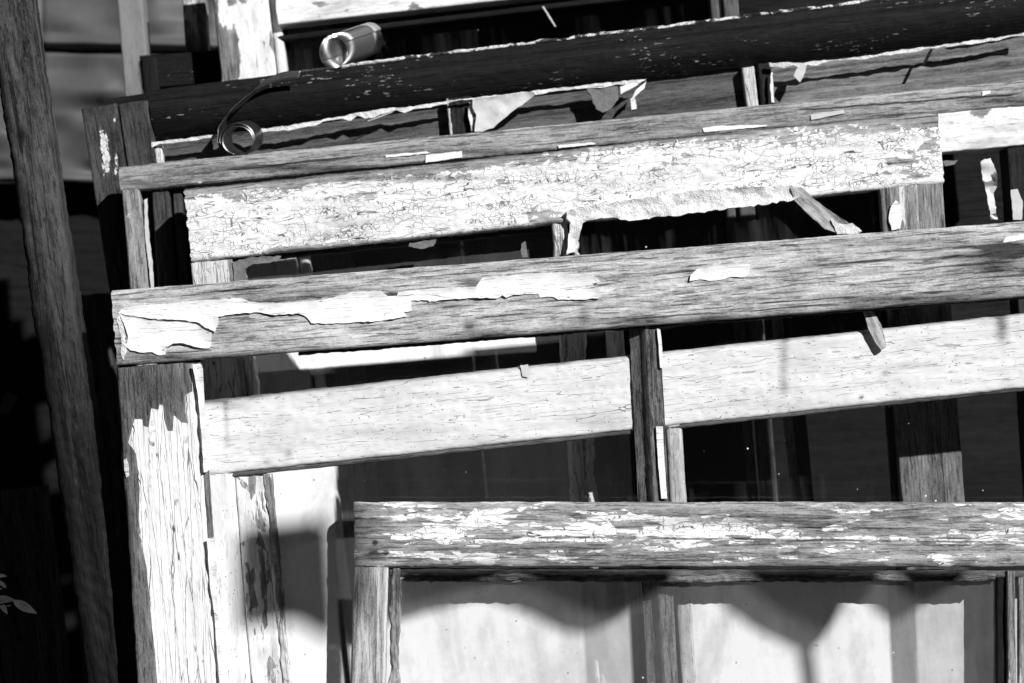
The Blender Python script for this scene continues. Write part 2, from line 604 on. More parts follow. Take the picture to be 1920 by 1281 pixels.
M['white_long'] = weathered('white_paint_fine_cracks', wlo=.05, whi=.28, paint=.70, bias=0, seed=5, cellamp=.12, noiseamp=.12,
                            cx=16, cy=210, chalk=0, crack='fine', dirt=.24, speck=.11, fine=.1)
M['stile_long'] = weathered('white_paint_long_cracks', wlo=.04, whi=.28, paint=.80, bias=0, seed=6, cellamp=.12, noiseamp=.2, crmin=.15, crackw=.028, crackgate=.42,
                            cx=7, cy=170, chalk=.1, crack='long', dirt=.12, fine=.15)
M['flake'] = weathered('white_paint_flake', paint=.80, bias=3, seed=7, cx=14, cy=60, chalk=0, dirt=.16, crack='fine')
M['stripe'] = weathered('striped_old_paint', wlo=.06, whi=.34, paint=.62, bias=0, seed=8, cellamp=.4, noiseamp=1.0,
                        cx=12, cy=230, crackw=.05, crackgate=.45, chalk=.5)
M['dark'] = weathered('near_black_paint', wlo=.001, whi=.012, bias=-3, seed=9, ring=.3, chalk=0, flick=.02, spec=.2, rough=.7)
M['darkwood'] = weathered('dark_brown_wood', wlo=.005, whi=.045, paint=.7, bias=0, seed=10, ring=.4, chalk=.1, cellamp=.9, noiseamp=1.6)
M['blackwood'] = weathered('near_black_wood', wlo=.002, whi=.014, bias=-3, seed=11, ring=.4, chalk=0)  # near-black tone; on the wall base it stands in for shade
M['post'] = weathered('rough_grey_timber', wlo=.006, whi=.115, bias=-3, seed=12, ring=.5, ringn=7, chalk=0, checks=.85)
M['plank'] = weathered('dark_stained_plank', wlo=.03, whi=.16, bias=-3, seed=13, ring=.5, ringn=8, chalk=0, checks=.4)
M['ply'] = weathered('grained_softwood', lift=.1, wlo=.09, whi=.55, paint=.8, bias=-3, seed=14, ring=.75, ringn=14, chalk=0, checks=.4)
M['muntin'] = weathered('stained_muntin_wood', wlo=.02, whi=.32, paint=.8, bias=-3, seed=15, ring=.3, chalk=0)
M['oldwood'] = weathered('old_brown_wood', wlo=.012, whi=.11, paint=.7, bias=0, seed=19, ring=.4, chalk=.12, cellamp=.9, noiseamp=1.8)
M['darkchip'] = plain('dirty_wood_chip', .05, .9, var=.4)
M['plank2'] = weathered('aged_plank', wlo=.05, whi=.27, bias=-3, seed=18, ring=.6, ringn=11, chalk=0, checks=.4)
M['backwhite'] = weathered('stained_white_paint', crack='fine', wlo=.08, whi=.36, paint=.8, bias=.45, seed=16, cellamp=.6, noiseamp=2.1,
                           cx=60, cy=120, crackw=.03, crackgate=.55, chalk=.4, dirt=.45)
M['palegrey'] = weathered('pale_grey_paint', crack='fine', wlo=.1, whi=.25, paint=.22, bias=1.4, seed=17, chalk=0, crackgate=.7, cx=30, cy=60)
M['putty'] = plain('old_white_putty', .74, .85, var=.4, scale=130, bump=.003)
M['putty_dark'] = plain('dirty_putty', .16, .9, var=.5, scale=120, bump=.0014)
M['paper'] = plain('peeled_paint_sheet', .55, .8, var=.12, scale=60, bump=.0006)
M['metal'] = plain('spring_steel', .78, .24, metal=1.0, var=.12, scale=70, bump=.00008)
M['metal_dull'] = plain('dull_spring_steel', .22, .38, metal=1.0, var=.25, scale=90, bump=.0001)
M['siding'] = plain('shaded_grey_siding', .075, .6, var=.25, scale=9, bump=.001)  # dark base colour holds the shade lying on the wall
M['black'] = plain('black_ground', .012, .95, var=.4, scale=12, bump=.004)
M['leaf'] = plain('green_leaf', .022, .55, var=.25, scale=80)
M['glass_front'] = glass('dusty_glass', film=.07, filmvar=.1, streak=.06, speck=.04)
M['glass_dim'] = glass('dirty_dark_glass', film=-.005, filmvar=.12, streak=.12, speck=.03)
M['glass_mid'] = glass('filmed_glass', film=.94, filmcol=.94, filmvar=.6, streak=.3, speck=.03)

def gm(px, py, co, lo=-9, hi=9): return np.clip(co, lo, hi)

# ------------------------------------------------------------------ ground and wall
gme = bpy.data.meshes.new('m')
gme.from_pydata([(-30, -30, 0), (30, -30, 0), (30, 30, 0), (-30, 30, 0)], [], [(0, 1, 2, 3)])
go = link('ground', gme, Matrix.Identity(4), None, M['black'])
tag(go, kind='structure')

def base_of(px, py, dep):
    p = pw(px, py, dep)
    return Vector((p.x, p.y, 0.0))

def down(px, py, dep, slope):
    """end of a stile on the ground: slope = px of x per px of y"""
    a = pw(px, py, dep)
    k = 0
    y = py
    while pw(px + slope * (y - py), y, dep).z > 0.012 and y < 9000:
        y += 10
    return (px + slope * (y - py), y, dep)

# wall of pressed siding, dark base under it, both with shade put into the colour
DW = .75
wl_root = empty('siding_wall', pw(100, 400, DW) * 1.0, 'pressed metal siding wall behind the stacked windows, shade put into its dark grey', 'wall')
wl_root.location = base_of(100, 400, DW)
def wall_mesh():
    xs = np.linspace(-80, 2300, 500)
    ys = np.linspace(-420, 342, 240)
    X, Y = np.meshgrid(xs, ys)
    z = np.zeros_like(X)
    # overlapping course with a rolled lip at y=85, again every 256 px
    ph = np.mod(Y - 88 - X * .02 + .0, 256)
    z += .010 * np.exp(-((ph - 244) / 9) ** 2) - .012 * np.exp(-((ph - 4) / 4.5) ** 2)
    pan = np.mod(X - 78, 330)
    z += -.004 * np.exp(-((pan) / 4) ** 2) - .004 * np.exp(-((pan - 330) / 4) ** 2)
    u = (pan / 330 - .5) * 2
    v = (ph / 256 - .5) * 2
    r = np.hypot(u * 1.1, v)
    z += .045 * (vnoise(X / 95, Y / 42, 8) - .5) * np.exp(-(r * .9) ** 4)
    z += .004 * (vnoise(X / 60, Y / 60, 3) - .5)
    c0 = pw(960, 200, DW)
    mw = frame_axes(c0, pw(1060, 198, DW))
    inv = mw.inverted()
    co = []
    for x, y, zz in zip(X.ravel(), Y.ravel(), z.ravel()):
        co.append(tuple(inv @ pw(x, y, DW - zz)))
    nx, ny = X.shape[1], X.shape[0]
    F = [(j * nx + i, (j + 1) * nx + i, (j + 1) * nx + i + 1, j * nx + i + 1) for j in range(ny - 1) for i in range(nx - 1)]
    me = bpy.data.meshes.new('m')
    me.from_pydata(co, [], F)
    me.shade_smooth()
    return me, mw
me, mw = wall_mesh()
link('siding', me, mw, wl_root, M['siding'])
board('base_board', (-80, 345, DW + .05), (2300, 300, DW + .05), .75, .03, M['blackwood'], wl_root, res=.03, seed=3)

# ------------------------------------------------------------------ things at the far left
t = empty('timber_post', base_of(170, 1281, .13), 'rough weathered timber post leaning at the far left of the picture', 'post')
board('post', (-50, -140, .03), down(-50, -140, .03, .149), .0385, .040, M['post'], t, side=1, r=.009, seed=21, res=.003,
      rough=.0022, stain_shade=lambda px, py, co: blobs(px, py, [(60, 640, 30, 40, .8), (40, 255, 12, 22, .9)]) + np.clip((py - 250) / 700, 0, 1) * 1.1 + .5 * np.clip((60 + (py - 330) * .15 - px) / 30, 0, 1))  # dark spots, plus shade painted in downwards and along the left side

t = board('fallen_plank', (-60, 930, .22), down(-60, 930, .22, .12), .075, .02, M['post'], None, side=1, seed=22, res=.004, rough=.0012)
tag(t, 'dark rough plank standing in the shadow behind the leaning post', 'plank')
t = board('dark_stud', (92, 560, .34), down(92, 560, .34, .09), .06, .03, M['post'], None, side=1, seed=23, res=.006)
tag(t, 'dark timber stud between leaning post and windows', 'stud')  # plain dark timber tone
t = flake('wood_chip', [(-6, 775), (12, 735), (33, 745), (14, 777)], .12, .003, M['darkchip'], None, amp=1, seed=4)
tag(t, 'small pale wood chip at the left edge beside the post', 'wood chip')

# pale jamb
t = board('painted_board', (214, -60, .42), down(214, -60, .42, .085), .027, .03, M['palegrey'], None, side=1, seed=31,
          paint=1.2, res=.004)
tag(t, 'pale grey painted narrow board standing before the siding wall', 'board')
t = board('mottled_board', (338, -60, .38), down(338, -60, .38, .06), .024, .02, M['backwhite'], None, side=1, seed=32,
          paint=lambda px, py, co: -.75 + 0 * px, res=.004)
tag(t, 'grey board with blotched paint left of the white door corner', 'board')
t = empty('window_sash', base_of(280, 300, .34), 'small near black sash corner below the mottled board, left of the white stile', 'window sash',
          'old window sashes leaning in a stack')
board('top_rail', (262, 104, .34), (430, 92, .34), .035, .02, M['dark'], t, seed=33, res=.003)
board('stile', (264, 110, .335), down(264, 110, .335, .09), .016, .025, M['blackwood'], t, side=1, seed=34, res=.004)

# ------------------------------------------------------------------ white sash at the back
DB = .30
t = empty('window_sash', base_of(450, 300, DB), 'white painted sash at the very back, its rail cut by the top edge', 'window sash',
          'old window sashes leaning in a stack')
def p_backstile(px, py, co):
    return .6 - blobs(px, py, [(430, 112, 20, 52, 3.6), (402, 40, 9, 60, 2.4), (440, 3, 34, 9, 1.6), (500, 80, 22, 18, .9), (418, 90, 8, 40, 1.2)])
board('stile', (389, -90, DB), down(389, -90, DB, .11), .0555, .03, M['backwhite'], t, side=1, seed=41, paint=p_backstile, res=.0025)
board('moulding', (511, 62, DB + .006), down(511, 62, DB + .006, .12), .010, .02, M['backwhite'], t, side=1, seed=42, paint=1.0, r=.005)
def p_backrail(px, py, co):
    return .7 - blobs(px, py, [(600, 8, 16, 8, 1.5), (650, 22, 10, 7, 1.6), (775, 12, 16, 7, 1.8), (560, 45, 20, 6, .5)])
board('top_rail', (509, -66, DB - .001), (1400, -164, DB - .001), .0620, .03, M['backwhite'], t, seed=43, paint=p_backrail, res=.0025)
board('glazing_bead', (520, 67, DB + .006), (1400, -37, DB + .006), .006, .012, M['blackwood'], t, seed=44, res=.003)
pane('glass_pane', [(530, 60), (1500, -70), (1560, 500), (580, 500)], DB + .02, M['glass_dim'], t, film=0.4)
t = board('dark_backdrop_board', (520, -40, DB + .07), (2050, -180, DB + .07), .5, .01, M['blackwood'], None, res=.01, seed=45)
tag(t, 'large dark panel behind the glass of the white back sash', 'panel')
t = board('grained_board', (536, 20, DB + .045), down(536, 20, DB + .045, .1), .045, .012, M['plank'], None, side=1, seed=46, res=.003)
tag(t, 'narrow brown grained board behind the polished metal coil', 'board')
t = empty('door_frame', base_of(1360, 100, DB), 'narrow grey frame pieces showing above the black sash near the top right', 'frame')
board('frame_strip', (1326, -60, DB), down(1326, -60, DB, .08), .009, .02, M['plank'], t, side=1, seed=47, res=.003)
board('frame_strip', (1350, -60, DB), down(1350, -60, DB, .08), .016, .02, M['plank'], t, side=1, seed=48, paint=.5, res=.003)
t = flake('paint_sliver', [(1016, 12), (1020, 12), (1043, 50), (1040, 50)], DB - .002, .0008, M['paper'], None, amp=.4, seed=4)
tag(t, 'thin pale sliver hanging on the dark panel at the top', 'paint flake')

# ------------------------------------------------------------------ plank behind black sash
t = empty('backing_plank', base_of(900, 300, .219), 'broad softwood plank with flowing grain showing under the black sash rail', 'plank')
board('face', (286, 205, .219), (1420, 65, .219), .10, .02, M['plank'], t, seed=51, res=.004)
board('face', (1430, 68, .219), (2050, 5, .219), .10, .02, M['plank2'], t, seed=52, res=.004)

# ------------------------------------------------------------------ black sash
DK = .20
t = empty('window_sash', base_of(300, 400, DK), 'near black sash with a rounded top rail and torn white putty along it', 'window sash',
          'old window sashes leaning in a stack')
kk = (D0 + DK) / D0 * K
H = 83 * kk
sec = [(0.004, -.016), (0.006, -.015), (.006, -.012), (.004, -.0095), (0, -.009), (-.004, -.0085), (-.0055, -.006), (-.008, -.003), (-.012, -.001)]
n = 22
sec += [(-.012 - (H - .013) * i / n, -.0006 - .014 * (i / n) ** 2.4) for i in range(1, n + 1)]
sec += [(-H, -.0155), (-H, -.016)]
def p_darkrail(px, py, co):
    return -3 + 0 * px
board('top_rail', (278, 178, DK), (2000, -35, DK), H, .03, M['dark'], t, sec=sec, seed=61, rough=.0005)
ob = board('edge_chips', (640, 121, DK + .0105), (2000, -47, DK + .0105), .0030, .003, M['darkwood'], t, seed=62, rough=.0016, r=.001,
      paint=lambda px, py, co: .9 - 1.6 * vnoise(px / 40, py * 0, 5))
def p_darkstile(px, py, co):
    s = blobs(px, py, [(192, 260, 9, 40, 1.4), (215, 215, 5, 26, 1.1), (201, 300, 10, 34, 1.3), (219, 300, 5, 40, 1.0), (165, 215, 8, 6, 1)])
    return -1.6 + s * 1.5
board('stile', (152, 205, DK - .002), down(152, 205, DK - .002, .155), .0345, .03, M['oldwood'], t, side=1, seed=63, paint=p_darkstile)
board('stile_edge', (221, 196, DK - .001), down(221, 196, DK - .001, .155), .028, .028, M['oldwood'], t, side=1, seed=64,
      paint=lambda px, py, co: -2.0 + blobs(px, py, [(262, 285, 4, 12, 1.4), (250, 205, 20, 8, .2)]))
board('end_block', (196, 186, DK + .006), (280, 174, DK + .006), .012, .02, M['blackwood'], t, seed=65)
putty_line = [(284, 267), (330, 262), (420, 250), (500, 241), (560, 232), (640, 218), (700, 206), (760, 201), (838, 190), (884, 184),
              (1000, 171), (1110, 158), (1214, 148)]
pl2 = [(1442, 117), (1500, 118), (1560, 112), (1640, 103), (1700, 93), (1800, 80), (1940, 60)]
flake('putty', ribbon_poly(putty_line, [14, 6, 5, 8, 8, 10, 12, 9, 4, 4, 7, 8, 5], 3), DK - .0005, .003, M['putty'], t, lift=.002, amp=1.2, seed=3, dir_deg=-7)
flake('putty', ribbon_poly(pl2, [7, 10, 6, 6, 8, 5, 6], 5), DK - .0005, .003, M['putty'], t, lift=.002, amp=1.2, seed=5, dir_deg=-7)
board('muntin', (836, 185, DK + .006), down(836, 185, DK + .006, .1), .0250, .02, M['darkwood'], t, side=1, seed=66,
      paint=lambda px, py, co: -1.1 + 1.6 * (np.abs(px - 838 - (py - 190) * .1) < 5) )
board('muntin', (1420, 120, DK + .006), down(1420, 120, DK + .006, .1), .013, .02, M['darkwood'], t, side=1, seed=67, paint=-2)
board('muntin_bead', (1391, 128, DK + .008), down(1391, 128, DK + .008, .12), .012, .012, M['stripe'], t, side=1, seed=68, paint=lambda px, py, co: np.where(py < 300, .9, -3))
board('glazing_bead', (286, 275, DK + .004), down(286, 275, DK + .004, .1), .009, .01, M['stripe'], t, side=1, seed=69, paint=.4)
flake('paint_flake', [(886, 186), (900, 184), (1000, 172), (1004, 177), (985, 192), (965, 206), (944, 223), (925, 240), (905, 247), (890, 247), (893, 216), (886, 202)],
      DK - .002, .0008, M['paper'], t, lift=.004, amp=1, seed=6, wave=.002)
flake('paint_flake', [(880, 192), (888, 196), (890, 246), (884, 246), (878, 215)], DK, .0008, M['flake'], t, amp=1, seed=7)
flake('putty', [(1100, 165), (1158, 158), (1160, 185), (1146, 204), (1130, 211), (1118, 205), (1110, 185)], DK + .0005, .006, M['putty_dark'], t, lift=.003, amp=2, seed=8)
flake('paint_flake', [(1163, 163), (1195, 150), (1212, 149), (1180, 168), (1164, 177)], DK - .001, .0008, M['flake'], t, amp=1, seed=9)
flake('paint_flake', [(1212, 152), (1208, 166), (1190, 182), (1194, 204), (1184, 206), (1182, 186), (1194, 168)], DK - .002, .0008, M['flake'], t, amp=1, seed=10, lift=.003)
flake('paint_flake', [(1497, 124), (1514, 119), (1508, 140), (1500, 155), (1488, 142)], DK - .002, .0008, M['paper'], t, amp=.8, seed=11)
flake('paint_flake', [(1446, 136), (1449, 136), (1450, 165), (1452, 192), (1447, 192), (1444, 160)], DK, .0012, M['flake'], t, amp=1, seed=12)
flake('paint_flake', [(1762, 92), (1800, 86), (1925, 60), (1925, 66), (1860, 82), (1780, 96)], DK + .002, .0012, M['putty_dark'], t, amp=1, seed=13)
flake('splinter', [(1744, 92), (1750, 92), (1735, 122), (1729, 122)], DK - .001, .0012, M['blackwood'], t, amp=.6, seed=14)
flake('splinter', [(733, 210), (738, 210), (690, 228), (689, 227)], DK - .001, .0006, M['paper'], t, amp=.2, seed=15)

# ------------------------------------------------------------------ grey weathered sash
D3 = .14
t = empty('window_sash', base_of(280, 500, D3), 'bare silver grey sash rail running behind the crackled white board', 'window sash',
          'old window sashes leaning in a stack')
def p_rail3(px, py, co):
    e = 312 - (px - 222) * .0967        # its top edge
    s = -1.35 + 0 * px
    s += blobs(px, py, [(375, 342, 14, 7, 2.2), (330, 350, 12, 12, 1.1), (235, 330, 16, 12, .9), (450, 300, 60, 8, .6), (1830, 175, 60, 6, .9)])
    d = sdf(px, py, [[(1757, 205), (1800, 212), (1850, 222), (1862, 206), (1905, 199), (2100, 185), (2100, 275), (1760, 300)]])
    return np.maximum(s, np.clip(d / 9, -4, 1.6))
board('painted_face', (1700, 186, D3 + .002), (2060, 152, D3 + .002), .053, .03, M['backwhite'], t, seed=77, paint=lambda px, py, co: p_rail3(px, py, co), res=.0016, rough=.0009)
board('top_rail', (222, 312, D3), (2060, 136, D3), .0245, .034, M['silver2'], t, seed=71, paint=p_rail3, r=.004, rough=.0007,
      stain_shade=lambda px, py, co: blobs(px, py, [(1890, 190, 60, 5, .8), (1810, 278, 40, 8, 1.5), (560, 315, 160, 6, .9), (900, 285, 200, 4, .7), (1400, 240, 260, 4, .6), (270, 345, 40, 6, .7)]) + splits(px, py, [(1480, 1920, 208, -.075, 1.6, 1.4), (340, 640, 328, -.1, 1.6, .9), (700, 1200, 270, -.09, 1.4, .7)]), res=.0014)
flake('paint_flake', [(798, 291), (866, 283), (867, 295), (798, 305)], D3 - .001, .0009, M['flake'], t, amp=.5, seed=15)
flake('paint_flake', [(722, 291), (800, 284), (806, 287), (724, 296)], D3 - .001, .0006, M['flake'], t, amp=.8, seed=16)
flake('paint_flake', [(1317, 240), (1345, 236), (1440, 234), (1436, 237), (1320, 248)], D3 - .001, .0009, M['flake'], t, amp=.5, seed=17)
flake('paint_flake', [(1046, 273), (1110, 267), (1118, 270), (1048, 278)], D3 - .001, .0009, M['flake'], t, amp=.6, seed=18)
flake('paint_flake', [(1520, 215), (1582, 206), (1584, 212), (1521, 225)], D3 - .001, .0006, M['paper'], t, amp=.6, seed=19)
flake('paint_flake', [(1842, 171), (1858, 170), (1856, 176), (1842, 180)], D3 - .001, .0006, M['flake'], t, amp=.6, seed=20)
board('stile', (227, 355, D3 + .001), down(227, 355, D3 + .001, .085), .0170, .034, M['silver2'], t, side=1, seed=72,
      paint=lambda px, py, co: -1.2 + blobs(px, py, [(241, 405, 8, 14, 2.6), (232, 500, 6, 20, .6)]))
board('stile', (283, 350, D3 + .006), down(283, 350, D3 + .006, .07), .0165, .03, M['oldwood'], t, side=1, seed=73,
      paint=lambda px, py, co: -2.2 + blobs(px, py, [(303, 350, 9, 22, 2.8), (316, 400, 5, 30, .9)]))
board('stile_edge', (322, 352, D3 + .010), down(322, 352, D3 + .010, .07), .009, .02, M['oldwood'], t, side=1, seed=78, paint=lambda px, py, co: -1.6 + 0 * px)
board('stile_groove', (261, 352, D3 + .014), down(261, 352, D3 + .014, .08), .055, .02, M['blackwood'], t, side=1, seed=74)
flake('paint_flake', [(270, 375), (276, 372), (277, 410), (280, 450), (286, 490), (288, 545), (283, 545), (279, 500), (272, 440)], D3 + .005, .0015, M['paper'], t, amp=1.2, seed=21)
board('muntin', (1112, 330, D3 + .006), down(1112, 330, D3 + .006, .072), .018, .02, M['darkwood'], t, side=1, seed=75, paint=-1.7)
board('stile', (1888, 278, D3 + .004), down(1888, 278, D3 + .004, .07), .04, .03, M['darkwood'], t, side=1, seed=76, paint=-1.8)
flake('paint_flake', [(1839, 302), (1857, 297), (1864, 310), (1870, 330), (1869, 350), (1863, 362), (1866, 385), (1871, 412), (1858, 412), (1852, 370), (1842, 335)],
      D3 - .002, .0012, M['paper'], t, amp=2.2, seed=23, lift=.006, wave=.005, step=5)
flake('paint_flake', [(1895, 356), (1908, 354), (1918, 378), (1916, 412), (1900, 412)], D3 - .001, .0012, M['paper'], t, amp=1, seed=24)
flake('paint_flake', [(1767, 302), (1796, 300), (1790, 308), (1772, 312)], D3 + .002, .0012, M['putty_dark'], t, amp=1, seed=25)

# ------------------------------------------------------------------ crackled white sash
D4 = .095
k4 = (D0 + D4) / D0 * K
t = empty('window_sash', base_of(400, 700, D4), 'sash with broad crackled white top board and a curling strip of putty below it', 'window sash',
          'old window sashes leaning in a stack')
def p_board(px, py, co):
    top = 355 - (px - 345) * .1048
    v = (py - top)                       # px below the top arris
    s = np.full(px.shape, .74)
    band = np.interp(px, [345, 600, 900, 1280, 1500, 1757], [24, 34, 30, 20, 26, 42])
    s = s - 1.3 * np.clip((v - 122) / 9, 0, 1) * vnoise(px / 46, py * 0, 9) * (px < 1060)
    s = s - np.clip((band - v) / 15, -.3, 2.4)
    s -= .35 * np.exp(-((v - band - 14) / 14) ** 2)
    s -= blobs(px, py, [(1700, 300, 34, 24, 1.7), (1660, 315, 16, 26, .9), (1745, 255, 18, 26, 1.0), (1720, 332, 50, 8, 1.1),
                        (1000, 400, 62, 20, 1.05), (1130, 345, 45, 14, .5), (870, 335, 40, 8, .9), (1250, 320, 50, 16, .4),
                        (360, 470, 10, 22, .6), (500, 390, 70, 14, .35), (660, 375, 60, 10, .5), (1450, 358, 24, 8, .6),
                        (1308, 386, 22, 4, 1.5), (1030, 420, 30, 9, .9)])
    s += blobs(px, py, [(1560, 330, 110, 36, .5), (1250, 365, 160, 16, .8), (700, 430, 260, 28, .2), (1700, 296, 18, 6, 1.0)])
    return s
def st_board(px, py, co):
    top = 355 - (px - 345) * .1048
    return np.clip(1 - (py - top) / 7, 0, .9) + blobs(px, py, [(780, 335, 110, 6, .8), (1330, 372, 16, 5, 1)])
rail4 = board('top_rail', (345, 355, D4), (1757, 207, D4), 137 * k4, .035, M['board'], t, seed=81, paint=p_board, stain_shade=st_board, r=.0035,
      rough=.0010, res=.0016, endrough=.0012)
board('stile', (357, 494, D4 + .001), down(357, 494, D4 + .001, .105), 78 * k4, .034, M['stripe'], t, side=1, seed=82,
      paint=lambda px, py, co: .6 - .9 * np.clip((px - 420 - (py - 490) * .1) / 10, 0, 1) - .6 * np.clip((py - 850) / 60, 0, 1), res=.0016)
board('glazing_bead', (439, 490, D4 + .006), down(439, 490, D4 + .006, .105), 20 * k4, .012, M['stripe'], t, side=1, seed=83, paint=.3,
      rough=.0022, res=.0016, r=.004)
flake('putty', [(436, 492), (470, 482), (527, 480), (520, 490), (475, 495), (459, 505), (462, 520), (470, 534), (440, 536)], D4 + .002, .004,
      M['putty_dark'], t, amp=1.5, seed=31, lift=.003)
board('stile', (1649, 352, D4 + .001), down(1649, 352, D4 + .001, .070), 119 * k4, .034, M['stripe'], t, side=1, seed=84,
      paint=lambda px, py, co: -.25 - .5 * np.exp(-((px - 1660 - (py - 345) * .07) / 14) ** 2) - .55 * np.clip((py - 500) / 200, 0, 1), res=.0016)
board('glazing_bead', (1634, 352, D4 + .010), down(1634, 352, D4 + .010, .070), 12 * k4, .012, M['darkwood'], t, side=1, seed=85, paint=-1.2)
flake('paint_flake', [(1672, 385), (1680, 375), (1688, 384), (1692, 410), (1688, 428), (1672, 432), (1666, 410)], D4 - .001, .001, M['flake'], t, amp=1.5, seed=32)
# bead of putty under the board, and the part that has let go
def bead_curl(X, Y): return .004 * np.sin((X - 1060) / 60)
flake('putty', [(1062, 396), (1085, 388), (1200, 372), (1330, 356), (1462, 346), (1492, 350), (1500, 368), (1484, 376), (1400, 388), (1300, 400), (1210, 410),
                (1180, 414), (1150, 408), (1110, 412), (1092, 418), (1086, 445), (1078, 472), (1062, 478), (1066, 440), (1070, 418), (1062, 410)],
      D4 - .003, .006, M['putty'], rail4, amp=2.2, seed=33, lift=.004, wave=.0016, grid=7)
flake('glazing_strip', [(1482, 352), (1502, 351), (1530, 376), (1560, 398), (1600, 424), (1612, 436), (1572, 438), (1548, 430), (1520, 405), (1490, 376)],
      D4 - .004, .005, M['ply'], rail4, amp=1.2, seed=34, lift=.002, dir_deg=38)
flake('putty', [(1558, 412), (1580, 420), (1598, 418), (1616, 434), (1606, 440), (1570, 440)], D4 - .006, .003, M['putty'], rail4, amp=2, seed=35)
board('bottom_lip', (437, 484, D4 + .010), (1050, 423, D4 + .010), 10 * k4, .012, M['darkwood'], t, seed=86, paint=-1.5, rough=.0015)
board('muntin', (1034, 418, D4 + .003), down(1034, 418, D4 + .003, .070), 30 * k4, .022, M['stripe'], t, side=1, seed=87, paint=.1, rough=.0012)
board('muntin_putty', (1064, 440, D4 + .001), down(1064, 440, D4 + .001, .075), 20 * k4, .014, M['stripe'], t, side=1, seed=88, paint=.2, rough=.0045, r=.005)
def film4_lit(px, py, co):  # film cut along the shadow edge, so the dark below is painted in
    a = np.clip(sdf(px, py, [[(470, 560), (1190, 500), (1190, 610), (1100, 628), (992, 645), (962, 651), (935, 651), (841, 666), (828, 672), (740, 679), (694, 685), (640, 690), (600, 697), (585, 699), (560, 690), (535, 655), (520, 560)]]) / 3 + .5, .05, 1)
    return a
pane('glass_pane', [(452, 470), (1040, 408), (1120, 2300), (560, 2300)], D4 + .030, M['glass_mid'], t, film=film4_lit, nx=120, ny=200)
pane('glass_pane', [(1086, 410), (1640, 352), (1760, 2300), (1170, 2300)], D4 + .012, M['glass_dim'], t, film=1.0)
flake('paint_flake', [(978, 456), (985, 452), (988, 470), (990, 482), (980, 483), (976, 470)], D4 + .008, .001, M['putty_dark'], t, amp=1.5, seed=36)
flake('paint_flake', [(768, 456), (818, 449), (812, 462), (790, 467), (766, 462)], D4 + .002, .001, M['putty_dark'], t, amp=1.5, seed=37)

# ------------------------------------------------------------------ clean white sash between
D1 = .018
k1 = (D0 + D1) / D0 * K
t = empty('window_sash', base_of(400, 1000, D1), 'smooth white painted sash rail with fine cracks, behind the lower muntin', 'window sash',
          'old window sashes leaning in a stack')
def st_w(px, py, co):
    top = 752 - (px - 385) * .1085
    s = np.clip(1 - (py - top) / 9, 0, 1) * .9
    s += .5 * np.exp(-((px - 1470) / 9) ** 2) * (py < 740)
    s += blobs(px, py, [(1878, 610, 12, 32, .8), (540, 850, 9, 8, .7), (985, 700, 10, 10, .4), (500, 868, 8, 6, .6), (1660, 700, 7, 5, .8), (1615, 745, 4, 3, 1.5), (700, 812, 160, 10, .25), (1500, 760, 240, 9, .25), (430, 760, 40, 10, .5), (1120, 790, 60, 10, .3), (910, 830, 60, 12, .3)])
    s += .35 * np.exp(-((px - 425 - (py - 800) * .05) / 5) ** 2) * (py < 840)
    return s
board('top_rail', (300, 761, D1), (1990, 580, D1), 140 * k1, .030, M['white_long'], t, seed=91, paint=1.2, stain_shade=st_w, r=.0035, rough=.0007)
board('glazing_bead', (388, 892, D1 + .002), (1990, 717, D1 + .002), 9 * k1, .004, M['plank'], t, seed=92, rough=.0007)
board('stile', (330, 896, D1 + .0005), down(330, 896, D1 + .0005, .075), 110 * k1, .030, M['white_long'], t, side=1, seed=93, paint=1.2, r=.006)
board('moulding', (434, 897, D1 + .004), down(434, 897, D1 + .004, .08), 9 * k1, .015, M['white_long'], t, side=1, seed=94, paint=1.0, r=.003)
flake('paint_flake', [(975, 685), (990, 683), (994, 700), (990, 708), (980, 706)], D1 - .001, .0008, M['paper'], t, amp=1, seed=41)
board('inner_stile', (440, 896, D1 + .002), down(440, 896, D1 + .002, .080), 60 * k1, .012, M['backwhite'], t, side=1, seed=96, paint=-.35)
board('putty_line', (494, 890, D1 + .0005), down(494, 890, D1 + .0005, .092), 17 * k1, .006, M['stripe'], t, side=1, seed=97, paint=-.1, rough=.0018, r=.002)
board('muntin', (1246, 793, D1 + .002), down(1246, 793, D1 + .002, .062), 33 * k1, .02, M['white_long'], t, side=1, seed=95, paint=.6, r=.004,
      stain_shade=.5)
def film1_lit(px, py, co):  # dust film kept to the lit parts; muntin shade is drawn by its edges
    return np.clip(sdf(px, py, [[(500, 860), (632, 860), (628, 960), (630, 1060), (634, 1160), (640, 1240), (642, 1800), (500, 1800)], [(700, 1010), (1176, 1010), (1180, 1150), (1186, 1281), (1200, 1800), (700, 1800)]]) / 5 + .5, .02, 1)
def film1r(px, py, co):
    a = np.clip(sdf(px, py, [[(1250, 1010), (2100, 1010), (2100, 2200), (1250, 2200)]]) / 5 + .5, .0, 1)
    e = np.clip((px - 1662 - (py - 1093) * .04) / 5, 0, 1)
    b = np.clip((px - 1712 - (py - 1093) * .04) / 5, 0, 1)
    return a * (1 - .75 * e + .40 * b)
pane('glass_pane', [(440, 880), (1246, 790), (1310, 2100), (540, 2100)], D1 + .003, M['glass_mid'], t, film=lambda px, py, co: film1_lit(px, py, co) * (1 - .5 * np.clip((px - 1086 - (py - 1093) * .06) / 5, 0, 1)), nx=200, ny=200)
pane('glass_pane', [(1270, 785), (2000, 710), (2080, 2000), (1335, 2000)], D1 + .003, M['glass_mid'], t, film=film1r, nx=200, ny=200)
t = flake('wood_splinter', [(1619, 584), (1637, 584), (1652, 608), (1659, 632), (1662, 652), (1652, 657), (1640, 640), (1628, 615)], .012, .002, M['ply'], None,
      amp=.8, seed=42, dir_deg=62, wave=.0003)
